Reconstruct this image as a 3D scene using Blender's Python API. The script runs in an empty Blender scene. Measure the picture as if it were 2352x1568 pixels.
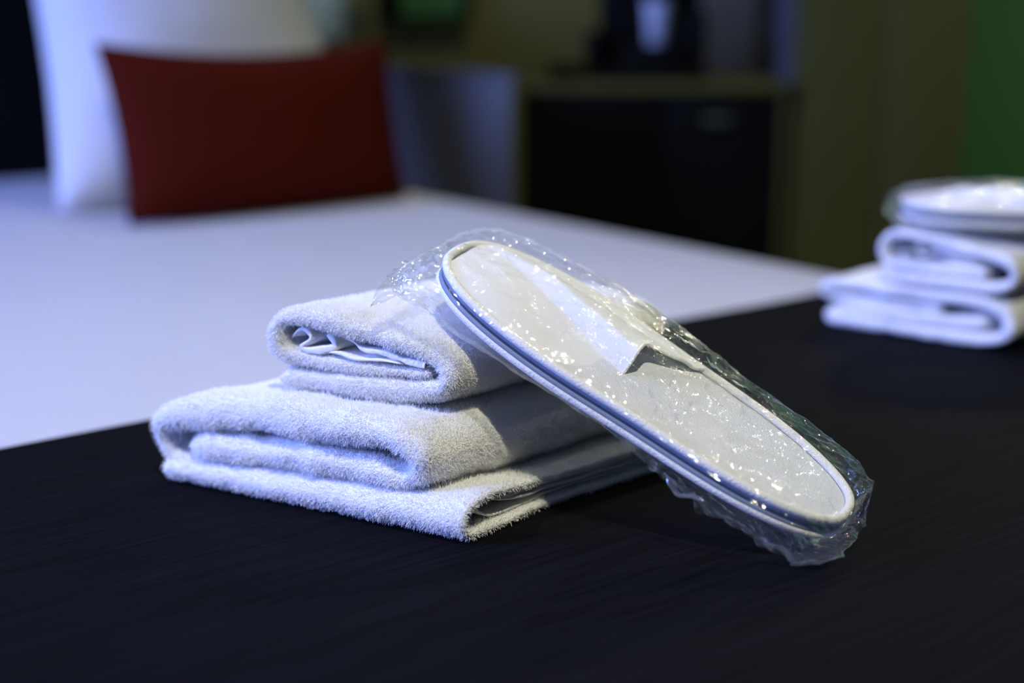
import bpy, bmesh, math, random
import numpy as np
from mathutils import Vector, Matrix, noise

random.seed(5)
R = math.radians
col = bpy.context.scene.collection
scene = bpy.context.scene

# ------------------------------------------------------------------ camera
ZB = 0.55                      # top of the bed
YAW, PITCH = R(52.2), R(13.74)
cam_d = bpy.data.cameras.new('camera')
cam = bpy.data.objects.new('camera', cam_d)
col.objects.link(cam)
cam.location = (0, 0, ZB + 0.30)
cam.rotation_euler = (R(90) - PITCH, 0, YAW)
cam_d.sensor_width = 36
cam_d.lens = 50.0
cam_d.clip_start = 0.02
cam_d.dof.use_dof = True
cam_d.dof.focus_distance = 0.815
cam_d.dof.aperture_fstop = 2.2
cam_d.dof.aperture_blades = 9
scene.camera = cam

# ------------------------------------------------------------------ colour management, world
scene.view_settings.view_transform = 'Standard'
scene.view_settings.look = 'None'
scene.view_settings.gamma = 1
scene.view_settings.use_curve_mapping = False
scene.view_settings.exposure = 0.0
w = bpy.data.worlds.new('world')
scene.world = w
w.use_nodes = True
w.node_tree.nodes['Background'].inputs[0].default_value = (0.6, 0.7, 1.0, 1)
w.node_tree.nodes['Background'].inputs[1].default_value = 0.01


def light(name, kind, loc, target, energy, color, **kw):
    d = bpy.data.lights.new(name, kind)
    d.energy = energy
    d.color = color
    for k, v in kw.items():
        setattr(d, k, v)
    o = bpy.data.objects.new(name, d)
    col.objects.link(o)
    o.location = loc
    o.rotation_euler = (Vector(target) - Vector(loc)).to_track_quat('-Z', 'Y').to_euler()
    return o


WARM = (1.0, 0.95, 0.72)
CEIL = 2.55
# position, aim (x, y, z), watts, cone
SPOTS = [((0.33, -0.10), (-0.80, 0.58, ZB), 142.0, 56), ((-1.55, 1.15), (-1.45, 0.85, ZB), 34.0, 70),
         ((-0.92, 2.68), (-0.62, 0.60, ZB), 34.0, 36), ((-0.75, 2.25), (-0.95, 2.9, 0.9), 80.0, 95), ((-1.95, 1.75), (-2.50, 1.85, 0.9), 16.0, 80)]  # last two spots are added to brighten the green wall and the head wall
for i, (p, t, e, a) in enumerate(SPOTS):
    light('ceiling_spot', 'SPOT', (p[0], p[1], CEIL - 0.03), t, e, WARM,
          spot_size=R(a), spot_blend=1.0, shadow_soft_size=0.02 if i == 2 else 0.028)
# small adjustable spotlight on the far wall, above the frame
light('wall_spot', 'SPOT', (-1.60, 2.82, 1.76), (-0.57, 0.56, 0.64), 30.0, WARM, spot_size=R(26), spot_blend=1.0, shadow_soft_size=0.018)
# bluish light through the window of the near wall
light('window_light', 'AREA', (-1.75, -1.84, 1.60), (-0.9, 0.5, 0.6), 200.0, (0.22, 0.325, 1.0),
      shape='RECTANGLE', size=1.2, size_y=1.1)


# ------------------------------------------------------------------ materials
def mat(name, color, rough=0.8, spec=0.3, metallic=0.0, bump=None, var=None, sheen=0.0, coat=0.0):
    """bump: (scale, strength, distance, stretch xyz); var: (scale, amount) lightness variation"""
    m = bpy.data.materials.new(name)
    m.use_nodes = True
    nt = m.node_tree
    b = nt.nodes['Principled BSDF']
    b.inputs['Base Color'].default_value = (*color, 1)
    b.inputs['Roughness'].default_value = rough
    b.inputs['Specular IOR Level'].default_value = spec
    b.inputs['Metallic'].default_value = metallic
    b.inputs['Sheen Weight'].default_value = sheen
    b.inputs['Coat Weight'].default_value = coat
    tc = nt.nodes.new('ShaderNodeTexCoord')
    if bump:
        mp = nt.nodes.new('ShaderNodeMapping')
        mp.inputs['Scale'].default_value = bump[3] if len(bump) > 3 else (1, 1, 1)
        if len(bump) > 4:
            mp.inputs['Rotation'].default_value = (0, 0, bump[4])
        nt.links.new(tc.outputs['Object'], mp.inputs[0])
        n = nt.nodes.new('ShaderNodeTexNoise')
        n.inputs['Scale'].default_value = bump[0]
        n.inputs['Detail'].default_value = 3
        nt.links.new(mp.outputs[0], n.inputs['Vector'])
        bp = nt.nodes.new('ShaderNodeBump')
        bp.inputs['Strength'].default_value = bump[1]
        bp.inputs['Distance'].default_value = bump[2]
        nt.links.new(n.outputs[0], bp.inputs['Height'])
        nt.links.new(bp.outputs[0], b.inputs['Normal'])
    if var:
        n2 = nt.nodes.new('ShaderNodeTexNoise')
        n2.inputs['Scale'].default_value = var[0]
        nt.links.new(tc.outputs['Object'], n2.inputs['Vector'])
        mr = nt.nodes.new('ShaderNodeMapRange')
        mr.inputs[3].default_value = 1 - var[1]
        mr.inputs[4].default_value = 1 + var[1]
        nt.links.new(n2.outputs[0], mr.inputs[0])
        hs = nt.nodes.new('ShaderNodeHueSaturation')
        hs.inputs['Color'].default_value = (*color, 1)
        nt.links.new(mr.outputs[0], hs.inputs['Value'])
        nt.links.new(hs.outputs[0], b.inputs['Base Color'])
    return m


M = {}
M['terry'] = mat('white_terry', (0.88, 0.88, 0.87), 0.95, 0.05, bump=(900, 0.9, 0.0014), sheen=0.15)
M['terry_fibre'] = mat('white_terry_loop', (0.93, 0.93, 0.92), 0.9, 0.1)
M['hem'] = mat('white_hem', (0.82, 0.82, 0.80), 0.9, 0.1, bump=(1500, 0.4, 0.0005))
M['sheet'] = mat('white_sheet', (0.52, 0.52, 0.53), 0.85, 0.15, bump=(7, 0.15, 0.03))
M['pillowcase'] = mat('white_pillowcase', (0.62, 0.62, 0.62), 0.85, 0.15, bump=(9, 0.2, 0.02))
M['red'] = mat('red_fabric', (0.062, 0.005, 0.0012), 0.9, 0.08, bump=(700, 0.3, 0.001))
M['black'] = mat('black_upholstery', (0.004, 0.004, 0.005), 0.8, 0.1)
M['wood_olive'] = mat('brown_wood', (0.095, 0.085, 0.012), 0.5, 0.3, bump=(12, 0.1, 0.002, (1, 1, 0.1)), var=(3, 0.12))
M['cream_wall'] = mat('brown_plaster', (0.46, 0.41, 0.14), 0.9, 0.1, bump=(60, 0.1, 0.001))
M['dark_wall'] = mat('dark_plaster', (0.06, 0.055, 0.04), 0.9, 0.1, bump=(60, 0.1, 0.001))
M['picture_green'] = mat('green_print', (0.16, 0.42, 0.12), 0.6, 0.2)
M['green'] = mat('green_paint', (0.12, 0.34, 0.13), 0.85, 0.1)
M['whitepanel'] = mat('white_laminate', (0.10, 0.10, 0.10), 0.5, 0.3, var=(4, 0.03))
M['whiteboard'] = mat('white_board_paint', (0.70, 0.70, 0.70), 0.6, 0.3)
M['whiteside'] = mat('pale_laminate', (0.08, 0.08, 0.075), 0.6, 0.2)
M['black_gloss'] = mat('black_lacquer', (0.004, 0.004, 0.002), 0.5, 0.12)
M['black_plastic'] = mat('black_plastic', (0.006, 0.006, 0.003), 0.6, 0.08)
M['metal'] = mat('dark_brushed_metal', (0.12, 0.12, 0.07), 0.5, 0.3, metallic=0.6)
M['cream'] = mat('cream_fabric', (0.34, 0.33, 0.12), 0.9, 0.1)
M['white_ceiling'] = mat('white_ceiling', (0.22, 0.22, 0.21), 0.9, 0.1)
M['carpet'] = mat('dark_carpet', (0.03, 0.028, 0.025), 0.95, 0.05, bump=(300, 0.5, 0.003))
M['paper'] = mat('white_paper', (0.8, 0.8, 0.8), 0.7, 0.2)
M['insole'] = mat('white_slipper_fleece', (0.77, 0.78, 0.86), 0.95, 0.08, bump=(1300, 1.0, 0.0010))
M['piping'] = mat('white_piping', (0.80, 0.79, 0.77), 0.95, 0.06, bump=(700, 0.9, 0.0009))
M['sole'] = mat('grey_blue_foam_sole', (0.20, 0.25, 0.33), 0.6, 0.3, bump=(600, 0.2, 0.0005))
M['vamp'] = mat('white_vamp_fabric', (0.78, 0.79, 0.86), 0.9, 0.1, bump=(1100, 0.4, 0.0005))

# dark runner: black blue weave with fine slubs running across the bed
m = mat('dark_runner_weave', (0.0065, 0.007, 0.0105), 0.8, 0.06)
nt = m.node_tree
b = nt.nodes['Principled BSDF']
tc = nt.nodes.new('ShaderNodeTexCoord')
mp = nt.nodes.new('ShaderNodeMapping')
mp.inputs['Rotation'].default_value = (0, 0, R(-4))
mp.inputs['Scale'].default_value = (420, 14, 14)
n1 = nt.nodes.new('ShaderNodeTexNoise')
n1.inputs['Scale'].default_value = 1.0
n1.inputs['Detail'].default_value = 4
nt.links.new(tc.outputs['Object'], mp.inputs[0])
nt.links.new(mp.outputs[0], n1.inputs['Vector'])
n3 = nt.nodes.new('ShaderNodeTexNoise')
n3.inputs['Scale'].default_value = 1600
nt.links.new(tc.outputs['Object'], n3.inputs['Vector'])
ad = nt.nodes.new('ShaderNodeMath')
ad.operation = 'MULTIPLY_ADD'
ad.inputs[1].default_value = 0.35
nt.links.new(n3.outputs[0], ad.inputs[0])
nt.links.new(n1.outputs[0], ad.inputs[2])
bp = nt.nodes.new('ShaderNodeBump')
bp.inputs['Strength'].default_value = 0.38
bp.inputs['Distance'].default_value = 0.0009
nt.links.new(ad.outputs[0], bp.inputs['Height'])
nt.links.new(bp.outputs[0], b.inputs['Normal'])
cr = nt.nodes.new('ShaderNodeValToRGB')
cr.color_ramp.elements[0].position = 0.35
cr.color_ramp.elements[0].color = (0.0017, 0.0017, 0.0020, 1)
cr.color_ramp.elements[1].position = 0.7
cr.color_ramp.elements[1].color = (0.0046, 0.0048, 0.0074, 1)
nt.links.new(n1.outputs[0], cr.inputs[0])
nt.links.new(cr.outputs[0], b.inputs['Base Color'])
M['runner'] = m


def film_mat(name, haze, tint, gloss_gain):
    m = bpy.data.materials.new(name)
    m.use_nodes = True
    nt = m.node_tree
    nt.nodes.clear()
    out = nt.nodes.new('ShaderNodeOutputMaterial')
    tr = nt.nodes.new('ShaderNodeBsdfTransparent')
    tr.inputs[0].default_value = (*tint, 1)
    gl = nt.nodes.new('ShaderNodeBsdfGlossy')
    gl.inputs['Roughness'].default_value = 0.05
    gl.inputs['Color'].default_value = (1, 1, 1, 1)
    df = nt.nodes.new('ShaderNodeBsdfDiffuse')
    df.inputs[0].default_value = (0.75, 0.75, 0.75, 1)
    tcn = nt.nodes.new('ShaderNodeTexCoord')
    n = nt.nodes.new('ShaderNodeTexNoise')
    n.inputs['Scale'].default_value = 75
    n.inputs['Detail'].default_value = 3
    n.inputs['Distortion'].default_value = 1.2
    nt.links.new(tcn.outputs['Object'], n.inputs['Vector'])
    vo = nt.nodes.new('ShaderNodeTexVoronoi')
    vo.feature = 'DISTANCE_TO_EDGE'
    vo.inputs['Scale'].default_value = 60
    mpn = nt.nodes.new('ShaderNodeMapping')
    mpn.inputs['Scale'].default_value = (0.6, 1.3, 1.0)
    mpn.inputs['Rotation'].default_value = (0, 0, 0.5)
    nt.links.new(tcn.outputs['Object'], mpn.inputs[0])
    nt.links.new(mpn.outputs[0], vo.inputs['Vector'])
    mm = nt.nodes.new('ShaderNodeMath')
    mm.operation = 'MULTIPLY_ADD'
    mm.inputs[1].default_value = 1.2
    nt.links.new(vo.outputs['Distance'], mm.inputs[0])
    nt.links.new(n.outputs[0], mm.inputs[2])
    bpn = nt.nodes.new('ShaderNodeBump')
    bpn.inputs['Strength'].default_value = 1.0
    bpn.inputs['Distance'].default_value = 0.0014
    nt.links.new(mm.outputs[0], bpn.inputs['Height'])
    nt.links.new(bpn.outputs[0], gl.inputs['Normal'])
    fr = nt.nodes.new('ShaderNodeLayerWeight')
    fr.inputs['Blend'].default_value = 0.25
    mu = nt.nodes.new('ShaderNodeMath')
    mu.operation = 'MULTIPLY'
    mu.inputs[1].default_value = gloss_gain
    nt.links.new(fr.outputs['Fresnel'], mu.inputs[0])
    ms = nt.nodes.new('ShaderNodeMath')
    ms.operation = 'MINIMUM'
    ms.inputs[1].default_value = 0.26
    nt.links.new(mu.outputs[0], ms.inputs[0])
    iv = nt.nodes.new('ShaderNodeMath')
    iv.operation = 'SUBTRACT'
    iv.inputs[0].default_value = 1.02
    nt.links.new(ms.outputs[0], iv.inputs[1])
    vm = nt.nodes.new('ShaderNodeVectorMath')
    vm.operation = 'SCALE'
    vm.inputs[0].default_value = tint
    nt.links.new(iv.outputs[0], vm.inputs['Scale'])
    nt.links.new(vm.outputs[0], tr.inputs[0])
    ma = nt.nodes.new('ShaderNodeMath')
    ma.operation = 'ADD'
    ma.inputs[1].default_value = 0.085
    nt.links.new(ms.outputs[0], ma.inputs[0])
    nt.links.new(ma.outputs[0], gl.inputs['Color'])
    mx0 = nt.nodes.new('ShaderNodeMixShader')
    mx0.inputs[0].default_value = haze
    nt.links.new(tr.outputs[0], mx0.inputs[1])
    nt.links.new(df.outputs[0], mx0.inputs[2])
    mx = nt.nodes.new('ShaderNodeAddShader')
    nt.links.new(mx0.outputs[0], mx.inputs[0])
    nt.links.new(gl.outputs[0], mx.inputs[1])
    nt.links.new(mx.outputs[0], out.inputs[0])
    return m


M['film'] = film_mat('clear_cellophane', 0.015, (0.95, 0.955, 0.95), 0.85)
M['film_seam'] = film_mat('clear_cellophane_seam', 0.20, (0.80, 0.80, 0.80), 1.0)
m = bpy.data.materials.new('window_glass')
m.use_nodes = True
m.node_tree.nodes['Principled BSDF'].inputs['Transmission Weight'].default_value = 1
m.node_tree.nodes['Principled BSDF'].inputs['Roughness'].default_value = 0.02
M['glass'] = m
m = bpy.data.materials.new('lamp_glow')
m.use_nodes = True
m.node_tree.nodes['Principled BSDF'].inputs['Emission Color'].default_value = (1, 0.9, 0.7, 1)
m.node_tree.nodes['Principled BSDF'].inputs['Emission Strength'].default_value = 6
M['glow'] = m


# ------------------------------------------------------------------ helpers
def tag(o, label=None, cat=None, group=None, kind=None):
    if label: o['label'] = label
    if cat: o['category'] = cat
    if group: o['group'] = group
    if kind: o['kind'] = kind
    return o


def empty(name, loc=(0, 0, 0), rz=0.0):
    o = bpy.data.objects.new(name, None)
    o.location = loc
    o.rotation_euler = (0, 0, rz)
    o.empty_display_size = 0.05
    col.objects.link(o)
    return o


def link_mesh(name, verts, faces, material, parent=None, smooth=True, fix=True):
    me = bpy.data.meshes.new(name)
    me.from_pydata([tuple(v) for v in verts], [], faces)
    if fix:
        bm = bmesh.new()
        bm.from_mesh(me)
        bmesh.ops.recalc_face_normals(bm, faces=bm.faces)
        bm.to_mesh(me)
        bm.free()
    me.materials.append(material)
    if smooth:
        me.polygons.foreach_set('use_smooth', [True] * len(me.polygons))
    o = bpy.data.objects.new(name, me)
    col.objects.link(o)
    if parent:
        o.parent = parent
    return o


def box(name, lo, hi, material, parent=None, bevel=0.0, seg=3, rz=None):
    bm = bmesh.new()
    bmesh.ops.create_cube(bm, size=1)
    for v in bm.verts:
        for k in range(3):
            v.co[k] = lo[k] if v.co[k] < 0 else hi[k]
    if bevel:
        bmesh.ops.bevel(bm, geom=list(bm.edges), offset=bevel, segments=seg, affect='EDGES', profile=0.5)
    me = bpy.data.meshes.new(name)
    bm.to_mesh(me)
    bm.free()
    me.materials.append(material)
    if bevel:
        me.polygons.foreach_set('use_smooth', [True] * len(me.polygons))
    o = bpy.data.objects.new(name, me)
    col.objects.link(o)
    if parent:
        o.parent = parent
    return o


def lathe(name, prof, material, parent=None, n=40):
    verts, faces = [], []
    for r_, z_ in prof:
        for k in range(n):
            t = 2 * math.pi * k / n
            verts.append((r_ * math.cos(t), r_ * math.sin(t), z_))
    for i in range(len(prof) - 1):
        for k in range(n):
            k2 = (k + 1) % n
            faces.append((i * n + k, i * n + k2, (i + 1) * n + k2, (i + 1) * n + k))
    return link_mesh(name, verts, faces, material, parent)


def tube(name, pts, r_, material, parent=None, closed=False, n=10):
    pts = [Vector(p) for p in pts]
    V, F = [], []
    m_ = len(pts)
    up = Vector((0.13, 0.21, 0.97)).normalized()
    for i in range(m_):
        if closed:
            t = pts[(i + 1) % m_] - pts[i - 1]
        else:
            t = pts[min(i + 1, m_ - 1)] - pts[max(i - 1, 0)]
        t.normalize()
        a = t.cross(up)
        if a.length < 0.1: a = t.cross(Vector((1, 0, 0)))
        a.normalize()
        b_ = a.cross(t)
        rr = r_(i / (m_ - 1)) if callable(r_) else r_
        for k in range(n):
            th = 2 * math.pi * k / n
            V.append(tuple(pts[i] + a * rr * math.cos(th) + b_ * rr * math.sin(th)))
    for i in range(m_ if closed else m_ - 1):
        i2 = (i + 1) % m_
        for k in range(n):
            k2 = (k + 1) % n
            F.append((i * n + k, i * n + k2, i2 * n + k2, i2 * n + k))
    if not closed:
        F.append(tuple(range(n))); F.append(tuple(reversed(range((m_ - 1) * n, m_ * n))))
    return link_mesh(name, V, F, material, parent)


def crom(P, step):
    """Catmull-Rom through the rows of P (first two columns are the position), resampled about every step."""
    P = np.array(P, float)
    Q = np.vstack([2 * P[0] - P[1], P, 2 * P[-1] - P[-2]])
    out = []
    for i in range(1, len(Q) - 2):
        p0, p1, p2, p3 = Q[i - 1], Q[i], Q[i + 1], Q[i + 2]
        for t in np.linspace(0, 1, 24, endpoint=False):
            out.append(0.5 * ((2 * p1) + (-p0 + p2) * t + (2 * p0 - 5 * p1 + 4 * p2 - p3) * t * t + (-p0 + 3 * p1 - 3 * p2 + p3) * t ** 3))
    out.append(P[-1])
    out = np.array(out)
    s = np.r_[0, np.cumsum(np.linalg.norm(np.diff(out[:, :2], axis=0), axis=1))]
    n = max(4, int(s[-1] / step))
    si = np.linspace(0, s[-1], n)
    return np.stack([np.interp(si, s, out[:, k]) for k in range(out.shape[1])], 1), si


def nz(x, y, z, s):
    return noise.noise(Vector((x * s, y * s, z * s)))


def ribbon(path, b1, step=0.002, db=0.003, disp=0.0012, seed=0.0, b0=0.0, round_ends=True):
    """A thick cloth ribbon whose centre line runs in the (a, z) plane and which is extruded along b.
    path rows: a, z, thickness, front offset. Returns verts (a, b, z) and faces."""
    C_, s = crom([list(r) + [0.0] * (4 - len(r)) for r in path], step)
    T = np.gradient(C_[:, :2], axis=0)
    T /= np.linalg.norm(T, axis=1)[:, None] + 1e-12
    N = np.stack([-T[:, 1], T[:, 0]], 1)
    L = s[-1]
    verts, faces = [], []
    nb = max(4, int((b1 - b0) / db))
    ring = None
    for i in range(len(C_)):
        a, z, t, f = C_[i]
        if round_ends:
            e = min(s[i], L - s[i]) / (t / 2)
            k = math.sqrt(max(0.0, 1 - (1 - min(e, 1)) ** 2))
            k = max(k, 0.12)
        else:
            k = 1.0
        h = t / 2 * k
        rr = h
        pts = []
        # front round end
        na = 7
        for j in range(na + 1):
            th = math.pi / 2 + math.pi * j / na
            pts.append((b0 + f + rr + rr * math.cos(th), h * math.sin(th)))
        for j in range(1, nb):
            pts.append((b0 + f + rr + (b1 - rr * 2 - b0 - f) * j / nb, -h))
        for j in range(na + 1):
            th = -math.pi / 2 + math.pi * j / na
            pts.append((b1 - rr + rr * math.cos(th), h * math.sin(th)))
        for j in range(1, nb):
            pts.append((b1 - rr - (b1 - rr * 2 - b0 - f) * j / nb, h))
        ring = len(pts)
        for (bb, hh) in pts:
            va, vz = a + N[i, 0] * hh, z + N[i, 1] * hh
            d = disp * (nz(va + seed, bb, vz, 28) * 1.2 + 0.5 * nz(va, bb + seed, vz, 75) + 0.30 * nz(va, bb, vz + seed, 190))
            nx, nzz = N[i, 0] * (hh / (h + 1e-9)), N[i, 1] * (hh / (h + 1e-9))
            fb = -1.0 if bb < b0 + f + rr else 0.0
            verts.append((va + nx * d, bb + fb * d + 0.0015 * nz(va, seed, vz * 2, 30), vz + nzz * d))
    for i in range(len(C_) - 1):
        for j in range(ring):
            j2 = (j + 1) % ring
            faces.append((i * ring + j, (i + 1) * ring + j, (i + 1) * ring + j2, i * ring + j2))
    faces.append(tuple(range(ring)))
    faces.append(tuple(reversed(range((len(C_) - 1) * ring, len(C_) * ring))))
    return verts, faces


def merge(parts):
    V, F = [], []
    for v, f in parts:
        o = len(V)
        V += list(v)
        F += [tuple(i + o for i in q) for q in f]
    return V, F


def skew(verts, u_yaw, v_yaw):
    """local (a, b, z) to a frame whose a axis has yaw u_yaw and b axis yaw v_yaw (relative to the root)"""
    ux, uy = math.cos(u_yaw), math.sin(u_yaw)
    vx, vy = math.cos(v_yaw), math.sin(v_yaw)
    return [(a * ux + b_ * vx, a * uy + b_ * vy, max(z, 0.0008)) for a, b_, z in verts]


def add_pile(o, count, length, seed, weight_fn):
    """terry loops as short hair on the cloth itself"""
    me = o.data
    vg = o.vertex_groups.new(name='pile')
    ws = {}
    for v in me.vertices:
        k = weight_fn(v.co, v.normal)
        if k > 0:
            ws.setdefault(round(k, 1), []).append(v.index)
    for k, idx in ws.items():
        vg.add(idx, k, 'REPLACE')
    me.materials.append(M['terry_fibre'])
    md = o.modifiers.new('pile', 'PARTICLE_SYSTEM')
    ps = o.particle_systems[0]
    ps.seed = seed
    st = ps.settings
    st.type = 'HAIR'
    st.count = count
    st.hair_step = 3
    st.emit_from = 'FACE'
    st.use_emit_random = True
    st.distribution = 'RAND'
    st.material = 2
    st.hair_length = length
    st.factor_random = length * 0.25 * 0.8
    st.brownian_factor = 0.0
    st.use_advanced_hair = True
    st.render_step = 3
    st.display_step = 2
    st.root_radius = 0.19
    st.tip_radius = 0.13
    st.radius_scale = 0.001
    st.length_random = 0.5
    ps.vertex_group_density = 'pile'


# ------------------------------------------------------------------ room shell
def S(o):
    o['kind'] = 'structure'
    return o


XH, YF, XN, YN = -2.55, 3.0, 1.6, -1.95
S(box('floor', (XH - 0.1, YN - 0.1, -0.05), (XN + 0.1, YF + 0.1, 0.0), M['carpet']))
S(box('ceiling', (XH - 0.1, YN - 0.1, CEIL), (XN + 0.1, YF + 0.1, CEIL + 0.08), M['white_ceiling']))
S(box('wall_head', (XH - 0.1, YN - 0.1, 0), (XH, YF + 0.1, CEIL), M['cream_wall']))
S(box('wall_far', (XH, YF, 0), (XN, YF + 0.1, CEIL), M['green']))
S(box('wall_foot', (XN, YN - 0.1, 0), (XN + 0.1, YF + 0.1, CEIL), M['dark_wall']))
# near wall with the window opening
wv = []
wx0, wx1, wz0, wz1 = -2.40, -1.10, 1.05, 2.35
near = merge([([(x, y, z) for x in (a0, a1) for y in (YN - 0.1, YN) for z in (c0, c1)],
               [(0, 1, 3, 2), (4, 6, 7, 5), (0, 4, 5, 1), (2, 3, 7, 6), (0, 2, 6, 4), (1, 5, 7, 3)])
              for a0, a1, c0, c1 in ((XH, wx0, 0, CEIL), (wx1, XN, 0, CEIL), (wx0, wx1, 0, wz0), (wx0, wx1, wz1, CEIL))])
S(link_mesh('wall_near', near[0], near[1], M['dark_wall'], smooth=False))
win = tag(empty('window_1', ((wx0 + wx1) / 2, YN - 0.05, wz0)), kind='structure')
hw, hh_ = (wx1 - wx0) / 2, wz1 - wz0
fr = merge([([(x, y, z) for x in (a0, a1) for y in (-0.03, 0.03) for z in (c0, c1)],
             [(0, 1, 3, 2), (4, 6, 7, 5), (0, 4, 5, 1), (2, 3, 7, 6), (0, 2, 6, 4), (1, 5, 7, 3)])
            for a0, a1, c0, c1 in ((-hw, -hw + .05, 0, hh_), (hw - .05, hw, 0, hh_), (-.02, .02, 0.05, hh_ - .05), (-hw, hw, 0, .05), (-hw, hw, hh_ - .05, hh_))])
S(link_mesh('window_frame', fr[0], fr[1], M['whitepanel'], win, smooth=False))
S(box('window_pane', (-hw + .05, -0.004, .05), (hw - .05, 0.004, hh_ - .05), M['glass'], win))
S(box('baseboard_head', (XH, 1.3, 0), (XH + 0.015, YF, 0.09), M['wood_olive']))
for (p, t, e, a) in SPOTS:  # the last two fixtures belong to the added wall-brightening spots
    t_ = tag(empty('ceiling_downlight', (p[0], p[1], CEIL)), 'small round recessed downlight in the white ceiling', 'ceiling light', 'recessed downlights in the ceiling')
    lathe('rim', [(0.040, 0.0), (0.055, -0.001), (0.055, -0.006), (0.040, -0.008), (0.036, -0.002)], M['whitepanel'], t_)
    lathe('lamp', [(0.0, -0.002), (0.034, -0.002), (0.034, 0.0), (0, 0.0)], M['glow'], t_)

ws = tag(empty('wall_spotlight', (-1.60, 2.999, 1.76)), 'small black adjustable spotlight fixed on the green wall', 'wall lamp')
box('mount', (-0.03, -0.02, -0.03), (0.03, 0.0, 0.03), M['black_plastic'], ws, 0.004)
tube('neck', [(0, -0.015, 0), (0, -0.08, 0.01), (0.0, -0.14, 0.004)], 0.006, M['black_plastic'], ws)
sh_ = lathe('shade', [(0.012, 0.0), (0.026, -0.008), (0.028, -0.05), (0.025, -0.05), (0.022, -0.012), (0.010, -0.004)], M['black_plastic'], ws)
sh_.location = (0, -0.14, 0.004)
sh_.rotation_euler = (Vector((-0.57, 0.56, 0.64)) - Vector((-1.60, 2.82, 1.76))).to_track_quat('-Z', 'Y').to_euler()

# ------------------------------------------------------------------ bed
BX0, BX1, BY0, BY1 = -2.44, -0.10, -0.42, 1.27
bed = tag(empty('bed', ((BX0 + BX1) / 2, (BY0 + BY1) / 2, 0)), 'large double bed made up with a smooth white sheet', 'bed')
bx, by = bed.location.x, bed.location.y


def bed_slab(x0, x1, y0, y1, z0, z1, rad, nx=60, ny=60, amp=0.002):
    """top-and-sides of a soft slab with a rounded rim, closed underneath"""
    V, F = [], []
    nr = 6
    prof = [(0.0, z0)] + [(rad * (1 - math.cos(t)), z1 - rad + rad * math.sin(t)) for t in np.linspace(0, math.pi / 2, nr)]
    ts_x = np.linspace(x0, x1, nx)
    # rings: rounded rectangle inset by profile, then a top grid
    def rect(inset):
        pts = []
        xa, xb, ya, yb = x0 + inset, x1 - inset, y0 + inset, y1 - inset
        cr_ = max(0.06 - inset, 0.012)
        for cx_, cy_, s0 in ((xb - cr_, yb - cr_, 0), (xa + cr_, yb - cr_, 1), (xa + cr_, ya + cr_, 2), (xb - cr_, ya + cr_, 3)):
            for k in range(7):
                t = math.pi / 2 * (s0 + k / 6)
                pts.append((cx_ + cr_ * math.cos(t), cy_ + cr_ * math.sin(t)))
        # densify
        out = []
        for i in range(len(pts)):
            p, q = pts[i], pts[(i + 1) % len(pts)]
            d = math.dist(p, q)
            m_ = 30 if i % 7 == 6 else 1
            for j in range(m_):
                out.append((p[0] + (q[0] - p[0]) * j / m_, p[1] + (q[1] - p[1]) * j / m_))
        return out
    rings = []
    for ins, z in prof:
        pts = rect(ins)
        rings.append(len(V))
        for x, y in pts:
            V.append((x, y, z + (amp * nz(x, y, 0, 3) if z > z1 - 0.001 else 0)))
        n = len(pts)
    for ins in (0.08, 0.16, 0.3, 0.5, 0.7):
        pts = rect(ins)
        rings.append(len(V))
        for x, y in pts:
            V.append((x, y, z1 + amp * nz(x, y, 0, 3)))
    for a, b_ in zip(rings[:-1], rings[1:]):
        for k in range(n):
            F.append((a + k, a + (k + 1) % n, b_ + (k + 1) % n, b_ + k))
    F.append(tuple(range(rings[-1], rings[-1] + n)))
    F.append(tuple(reversed(range(n))))
    return V, F


def local(V, ox, oy):
    return [(x - ox, y - oy, z) for x, y, z in V]


box('bed_base', (BX0 + .04 - bx, BY0 + .04 - by, 0.04), (BX1 - .04 - bx, BY1 - .04 - by, 0.25), M['black'], bed, 0.01)
for sx in (BX0 + .12, BX1 - .12):
    for sy in (BY0 + .12, BY1 - .12):
        box('foot', (sx - .03 - bx, sy - .03 - by, 0), (sx + .03 - bx, sy + .03 - by, 0.042), M['black_plastic'], bed, 0.004)
V, F = bed_slab(BX0, BX1, BY0, BY1, 0.245, 0.5455, 0.035)
link_mesh('sheeted_mattress', local(V, bx, by), F, M['sheet'], bed)
box('headboard', (-2.54 - bx, -0.50 - by, 0.05), (-2.445 - bx, 1.30 - by, 1.25), M['black'], bed, 0.015)

# dark runner lying over the foot of the bed
RX0, RX1 = -0.945, -0.13
V, F = [], []
ys = [BY0 - 0.008] * 6 + list(np.linspace(BY0 - .002, BY0 + .03, 6)) + list(np.linspace(BY0 + .05, BY1 - .05, 300)) + list(np.linspace(BY1 - .03, BY1 + .002, 6)) + [BY1 + 0.008] * 6
xs = np.linspace(RX0, RX1, 180)


def runner_z(x, y):
    z = 0.5490 + 0.0007 * nz(x, y, 2, 9)
    # soft rise in the cloth right of the slippers
    d = ((x + 0.36) * 0.9 + (y - 0.70) * 0.35)
    z += 0.0030 * math.exp(-(d / 0.035) ** 2) * math.exp(-((y - 0.72) / 0.16) ** 2)
    for (cx_, cy_, ang, L_, am) in ((-0.50, 0.42, 1.15, 0.10, -0.0008), (-0.60, 0.33, 1.2, 0.09, -0.0008), (-0.42, 0.40, 1.25, 0.08, 0.0008)):
        p = (x - cx_) * math.cos(ang) + (y - cy_) * math.sin(ang)
        q = -(x - cx_) * math.sin(ang) + (y - cy_) * math.cos(ang)
        z += am * math.exp(-(q / 0.004) ** 2) * math.exp(-(p / L_) ** 2)
    return z


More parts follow.
